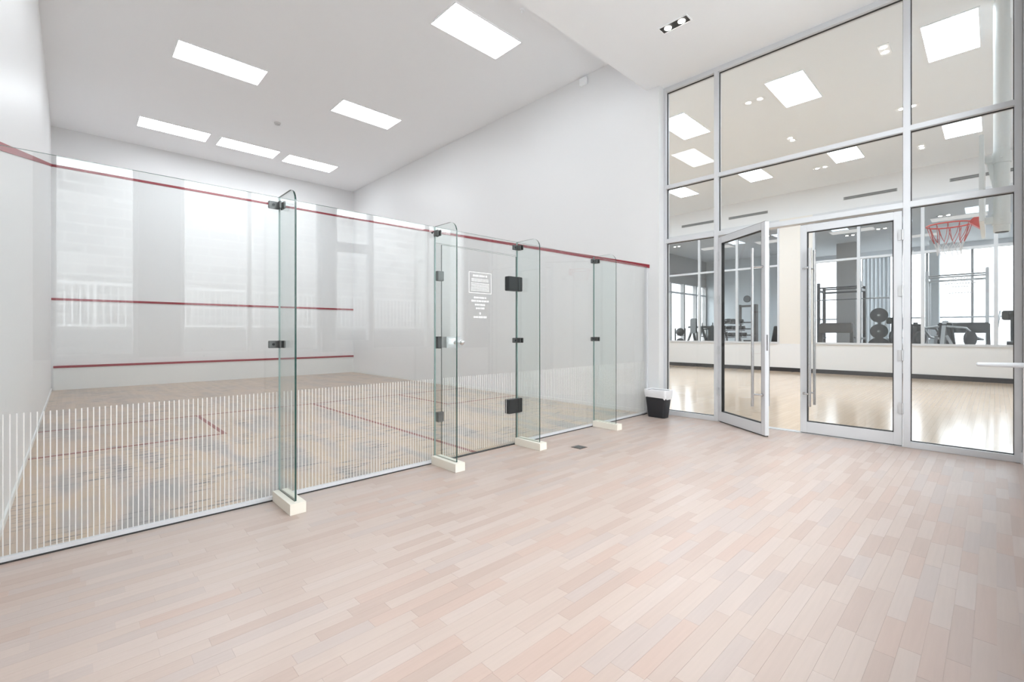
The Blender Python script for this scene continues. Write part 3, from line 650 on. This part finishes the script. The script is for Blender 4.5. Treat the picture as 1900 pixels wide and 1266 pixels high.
# fitness ceiling lights
for x, y_, lb in ((18.2, 3.4, 'fitness room light panel seen in the narrow left pane'), (18.4, 1.4, 'fitness room light panel seen through the open door'), (18.4, -.9, 'fitness room light panel seen through the closed door'), (18.4, -3.4, 'fitness room light panel behind the basketball net'), (21, -2.2, 'fitness room light panel nearest the back windows')):
    troffer('fitness_light_panel', x, x + .6, y_, y_ + 1.2, HF, lb, 'fit_troffer_light', group='light panels in the fitness room')
for px_, X_, lb in ((1256, 17.2, 'twin spot in fitness room, narrow left pane'), (1420, 17.6, 'twin spot in fitness room beside the open door edge'), (1577, 19.5, 'twin spot in fitness room, closed door left pane'), (1636, 19.0, 'twin spot in fitness room, closed door right pane'), (1752, 18.2, 'twin spot in fitness room above the basketball rim')):
    twin('fitness_downlight', X_, yat(px_, X_), HF, 'y', lb, 'black_plastic', group='twin spots in the fitness room')
# wall clock
cky = yat(1386, 21.97); ckz = zat(1386, 555, 21.97)
ck = thing('wall_clock', 'round grey wall clock on the pale fitness room wall', 'clock', (21.97, cky, ckz))
MB().cyl((22.0, cky, ckz), (21.96, cky, ckz), .15, n=28).build('clock_case', 'dark_frame', ck, smooth=True); MB().cyl((21.96, cky, ckz), (21.952, cky, ckz), 0.125, n=28).build('clock_dial', 'clock_face', ck)

# ---- equipment builders (local space: +x to the right of a user, z up)
def P(t, nm, mb, m, **k): return mb.build(nm, m, t, world=False, **k)
def power_rack(name, label, loc, rz, w=1.2, d=.8, h=2.6, fm='dark_frame'):
    t = thing(name, label, 'power rack', loc, rz)
    for sx in (-1, 1):
        for sy in (-1, 1): P(t, 'post', B(sx * w / 2 - .04, sx * w / 2 + .04, sy * d / 2 - .04, sy * d / 2 + .04, 0, h + (.12 if sy > 0 else 0)), fm)
        P(t, 'foot', B(sx * w / 2 - .05, sx * w / 2 + .05, -d / 2 - .2, d / 2 + .2, .0, .07), fm); P(t, 'side_beam', B(sx * w / 2 - .03, sx * w / 2 + .03, -d / 2, d / 2, h - .18, h - .11), fm)
        P(t, 'side_beam', B(sx * w / 2 - .03, sx * w / 2 + .03, -d / 2, d / 2, .95, 1.02), fm)
        P(t, 'bar_hook', MB().box(sx * w / 2 - .03, sx * w / 2 + .03, -d / 2 - .12, -d / 2 - .04, 1.5, 1.54).box(sx * w / 2 - .03, sx * w / 2 + .03, -d / 2 - .14, -d / 2 - .12, 1.5, 1.62), 'silver_frame')
    for sy in (-1, 1): P(t, 'pull_up_bar', MB().cyl((-w / 2, sy * d / 2, h - .05), (w / 2, sy * d / 2, h - .05), .025, n=10), fm)
    P(t, 'cross_beam', B(-w / 2, w / 2, -d / 2 - .03, -d / 2 + .03, h - .20, h - .14), fm); P(t, 'cross_beam', B(-w / 2, w / 2, d / 2 - .03, d / 2 + .03, .1, .17), fm)
    return t
def barbell(label, loc, rz, half=1.1, plates=((-1, .22), (1, .1))):
    t = thing('barbell', label, 'barbell', loc, rz)
    P(t, 'bar', MB().cyl((-half, 0, 0), (half, 0, 0), .016, n=10), 'grey_steel', smooth=True)
    for s, r in plates: P(t, 'plate', MB().cyl((s * (half - .28), 0, 0), (s * (half - .22), 0, 0), r, n=28), 'black_rubber', smooth=True)
    for s in (-1, 1): P(t, 'sleeve', MB().cyl((s * (half - .38), 0, 0), (s * (half + .02), 0, 0), .026, n=12), 'silver_frame', smooth=True)
    return t
def plate_tree(label, loc, rz):
    t = thing('plate_tree', label, 'plate rack', loc, rz)
    P(t, 'base', B(-.3, .3, -.04, .04, 0, .06).box(-.04, .04, -.3, .3, 0, .06), 'dark_frame'); P(t, 'post', B(-.04, .04, -.04, .04, .06, 1.95), 'dark_frame')
    for z, r in ((1.72, .225), (1.22, .225), (.74, .29)):
        P(t, 'peg', MB().cyl((0, -.25, z), (0, .1, z), .02, n=10), 'silver_frame'); pl = P(t, 'weight_plate', MB().cyl((0, -.13, z), (0, -.07, z), r, n=32), 'black_rubber', smooth=True)
        P(pl, 'hub', MB().cyl((0, -.137, z), (0, -.13, z), .05, n=16), 'grey_steel')
    return t
def cable_machine(label, loc, rz):
    t = thing('cable_machine', label, 'exercise machine', loc, rz)
    for s in (-1, 1):
        c = P(t, 'column', B(s * .31 - .07, s * .31 + .07, -.12, .12, 0, 2.3), 'brown_panel', bevel=.01); P(c, 'pulley', MB().cyl((s * .31, -.15, 2.05), (s * .31, -.12, 2.05), .05, n=16), 'silver_frame')
        P(t, 'weight_stack', B(s * .31 - .06, s * .31 + .06, .13, .25, .1, 1.1), 'black_rubber')
        P(t, 'cable', MB().cyl((s * .31, -.17, 2.05), (s * .3, -.17, 1.1), .005, n=6), 'gasket'); P(t, 'handle', MB().tube([(s * .3 - .06, -.17, 1.02), (s * .3, -.17, 1.1), (s * .3 + .06, -.17, 1.02), (s * .3 - .06, -.17, 1.02)], .012, 6), 'black_rubber')
    for z in (1.05, 1.3, 1.56): P(t, 'cross_beam', B(-.24, .24, -.04, .04, z, z + .05), 'dark_frame')
    P(t, 'lower_panel', B(-.24, .24, -.08, .08, .02, .88), 'dark_frame'); P(t, 'top_beam', B(-.24, .24, -.05, .05, 2.2, 2.28), 'brown_panel')
    return t
def press_machine(label, loc, rz, fm='silver_frame'):
    t = thing('press_machine', label, 'exercise machine', loc, rz)
    P(t, 'base', B(-.45, .45, -.06, .06, 0, .1).box(-.06, .06, -.6, .7, 0, .1), fm, bevel=.01); P(t, 'upright', MB().bar((0, .35, .1), (0, .15, 1.5), .1, .08), fm)
    P(t, 'seat', B(-.2, .2, -.45, -.02, .5, .6), 'black_vinyl', bevel=.03); P(t, 'back_pad', MB().bar((0, .02, .64), (0, .17, 1.45), .34, .1), 'black_vinyl', bevel=.03); P(t, 'seat_post', B(-.04, .04, -.3, -.2, .1, .5), fm)
    for s in (-1, 1):
        a = P(t, 'press_arm', MB().tube([(s * .1, .25, 1.35), (s * .5, .2, 1.3), (s * .55, -.1, 1.05), (s * .5, -.4, 1.0)], .03, 8), fm, smooth=True); P(a, 'grip', MB().cyl((s * .5, -.42, 1.0), (s * .3, -.45, 1.0), .025, n=10), 'black_rubber')
        P(t, 'weight_plate', MB().cyl((s * .56, .2, 1.02), (s * .62, .2, 1.02), .2, n=24), 'black_rubber', smooth=True); P(t, 'side_leg', MB().bar((s * .42, 0, .1), (s * .12, .3, 1.1), .06, .06), fm)
    return t
def bench(label, loc, rz):
    t = thing('weight_bench', label, 'bench', loc, rz)
    P(t, 'seat', B(-.15, .15, -.5, -.1, .42, .5), 'black_vinyl', bevel=.02); P(t, 'back_pad', MB().bar((0, -.05, .5), (0, .42, 1.38), .3, .09), 'black_vinyl', bevel=.02)
    P(t, 'spine', MB().bar((0, -.55, .35), (0, .5, .2), .07, .07), 'dark_frame'); P(t, 'support', MB().bar((0, .2, .25), (0, .34, 1.05), .06, .05), 'dark_frame')
    for y_ in (-.5, .5): P(t, 'foot', B(-.3, .3, y_ - .04, y_ + .04, 0, .06), 'dark_frame')
    P(t, 'leg', B(-.04, .04, -.54, -.46, .06, .36), 'dark_frame'); P(t, 'leg', B(-.04, .04, .46, .54, .06, .22), 'dark_frame')
    return t
def dip_station(label, loc, rz):
    t = thing('dip_station', label, 'exercise machine', loc, rz)
    for s in (-1, 1):
        P(t, 'front_leg', MB().bar((s * .35, -.55, 0), (s * .25, -.05, 1.35), .07, .07), 'dark_frame'); P(t, 'rear_leg', MB().bar((s * .35, .5, 0), (s * .25, -.05, 1.35), .07, .07), 'dark_frame')
        a = P(t, 'arm', B(s * .27 - .06, s * .27 + .06, -.65, .15, 1.36, 1.44), 'black_vinyl', bevel=.02); P(a, 'grip', MB().cyl((s * .27, -.6, 1.44), (s * .27, -.6, 1.58), .02, n=10), 'black_rubber')
    P(t, 'back_pad', B(-.18, .18, .1, .18, 1.15, 1.75), 'black_vinyl', bevel=.03); P(t, 'cross_bar', B(-.3, .3, -.29, -.23, .7, .76), 'dark_frame')
    return t
def treadmill(label, loc, rz, body='brown_panel'):
    t = thing('treadmill', label, 'treadmill', loc, rz)
    d = P(t, 'deck', B(-.42, .42, -.9, .9, .04, .22), body, bevel=.02); P(d, 'belt', B(-.27, .27, -.88, .7, .22, .226), 'black_rubber'); P(t, 'motor_cover', B(-.4, .4, .62, .95, .2, .36), body, bevel=.04)
    for s in (-1, 1):
        P(t, 'upright', MB().bar((s * .4, .7, .2), (s * .38, .55, 1.25), .08, .1), body); P(t, 'handrail', MB().tube([(s * .38, .55, 1.12), (s * .38, .1, 1.02)], .025, 8), 'black_rubber')
    c = P(t, 'console', MB().bar((-.42, .55, 1.32), (.42, .55, 1.32), .3, .3), body, bevel=.03); P(c, 'screen', MB().bar((-.3, .40, 1.36), (.3, .40, 1.36), .012, .2), 'black_plastic')
    return t
def cross_trainer(label, loc, rz):
    t = thing('cross_trainer', label, 'exercise machine', loc, rz)
    P(t, 'base', B(-.3, .3, -.8, .8, 0, .12), 'dark_frame', bevel=.02); P(t, 'flywheel_cover', MB().cyl((-.12, .5, .55), (.12, .5, .55), .42, n=28), 'dark_frame', smooth=True); P(t, 'mast', MB().bar((0, .35, .6), (0, .1, 1.55), .1, .1), 'dark_frame')
    P(t, 'console', MB().bar((-.2, .08, 1.62), (.2, .08, 1.62), .08, .24), 'black_plastic', bevel=.02)
    for s in (-1, 1):
        P(t, 'swing_arm', MB().tube([(s * .3, .2, .5), (s * .3, .05, 1.1), (s * .26, -.15, 1.5), (s * .22, -.2, 1.75)], .022, 8), 'silver_frame', smooth=True); P(t, 'pedal', B(s * .25 - .09, s * .25 + .09, -.5, -.05, .28, .34), 'black_rubber'); P(t, 'pedal_arm', MB().bar((s * .3, -.7, .2), (s * .3, .4, .45), .05, .06), 'silver_frame')
    return t
def put(px, X): return (X, yat(px, X), 0)
FACE = R(90)          # local -y points to the viewer (world -x)
power_rack('power_rack', 'black power rack seen through the closed glass door', (19.3, (yat(1526, 19.3) + yat(1598, 19.3)) / 2, 0), FACE, w=abs(yat(1523, 19) - yat(1600, 19)), d=.75, h=2.75)
barbell('barbell resting on the rack behind the closed glass door', (18.80, yat(1560, 18.8), zat(1560, 556, 18.8)), -FACE, half=1.25, plates=((-1, .24),))
plate_tree('weight tree with three large round black plates behind closed door', put(1632, 18.6), -FACE)
treadmill('dark brown treadmill in front of the grey column', put(1560, 17.7), FACE)
cross_trainer('cross trainer beside the round weight plates', put(1658, 22.4), FACE)
cable_machine('cable machine with two tall dark columns seen through the open door', put(1386, 19.9), FACE)
bench('inclined black bench beside the cream pier', put(1437, 17.2), R(125))
dip_station('black dip station in the narrow left pane', put(1292, 18.6), R(70))
press_machine('silver press machine with black seat below the basketball net', put(1762, 17.6), R(60))
treadmill('dark treadmill in right pane behind the press machine', put(1800, 19.7), R(90), 'dark_frame')
cross_trainer('dark machine at the right edge behind the basketball mast', put(1880, 17.6), R(90))
press_machine('dark press machine by the left edge of the right pane', put(1702, 20.0), R(80), 'dark_frame')
power_rack('power_rack', 'pale grey rig with long bars behind the basketball net', (21.3, (yat(1722, 21.3) + yat(1832, 21.3)) / 2, 0), FACE, w=abs(yat(1722, 21.3) - yat(1832, 21.3)), d=.7, h=3.1, fm='silver_frame')
press_machine('dark press machine partly behind the door hinge mullion', put(1322, 20.9), R(110), 'dark_frame')
# dumbbell rack, seen end on
rk = thing('dumbbell_rack', 'three tier dumbbell rack seen through the open glass door', 'dumbbell rack', put(1358, 18.0), 0)
DY = yat(1358, 18.0)
for s in (-1, 1): P(rk, 'side_frame', MB().bar((s * .8, -.28, 0), (s * .8, .12, 1.7), .06, .06), 'silver_frame')
TZ = ((1.02, -.05), (1.27, .01), (1.52, .07))
for z, y_ in TZ: P(rk, 'shelf', B(-.8, .8, y_ - .19, y_ + .03, z - .03, z), 'dark_frame')
proto = None
for ti, (z, y_) in enumerate(TZ):
    for k in range(4):
        lb = 'black hexagonal dumbbell on the %s tier of the rack, %s' % (('lowest', 'middle', 'top')[ti], ('nearest the glass', 'second from the glass', 'third from the glass', 'farthest from the glass')[k])
        loc = (18.0 - .6 + k * .4, DY + y_ - .08, z + .085)
        if proto is None:
            proto = thing('dumbbell', lb, 'dumbbell', loc, group='dumbbells on the rack')
            P(proto, 'handle', MB().cyl((0, -.06, 0), (0, .06, 0), .018, n=10), 'steel')
            for s in (-1, 1): P(proto, 'head', MB().cyl((0, s * .06, 0), (0, s * .17, 0), .085, n=6), 'black_rubber', bevel=.008)
        else:
            o = proto.copy(); COL.objects.link(o); o.location = loc; o['label'] = lb
            for c in proto.children:
                d = c.copy(); COL.objects.link(d); d.parent = o
# ball stand
bs = thing('ball_stand', 'black stand for two exercise balls in the narrow left pane', 'ball stand', put(1262, 17.6), 0)
by = yat(1262, 17.6)
for s in (-1, 1): P(bs, 'upright', B(-.02, .02, s * .2 - .02, s * .2 + .02, 0, 1.35), 'dark_frame')
for z in (.66, 1.06): P(bs, 'ring', MB().tube([(.12 * math.cos(k * .3927), .12 * math.sin(k * .3927), z) for k in range(16)], .012, 6, closed=True).box(-.01, .01, .12, .2, z - .01, z + .01).box(-.01, .01, -.2, -.12, z - .01, z + .01), 'dark_frame')
P(bs, 'foot', B(-.25, .25, -.24, .24, 0, .03), 'dark_frame')
for z, lb in ((.80, 'black exercise ball low on the stand in the left pane'), (1.20, 'black exercise ball on top of the stand in the left pane')):
    tag(MB().ball((17.6, by, z), .16, 24, 16).build('exercise_ball', 'black_rubber', None, smooth=True), lb, 'ball', 'exercise balls on the stand')
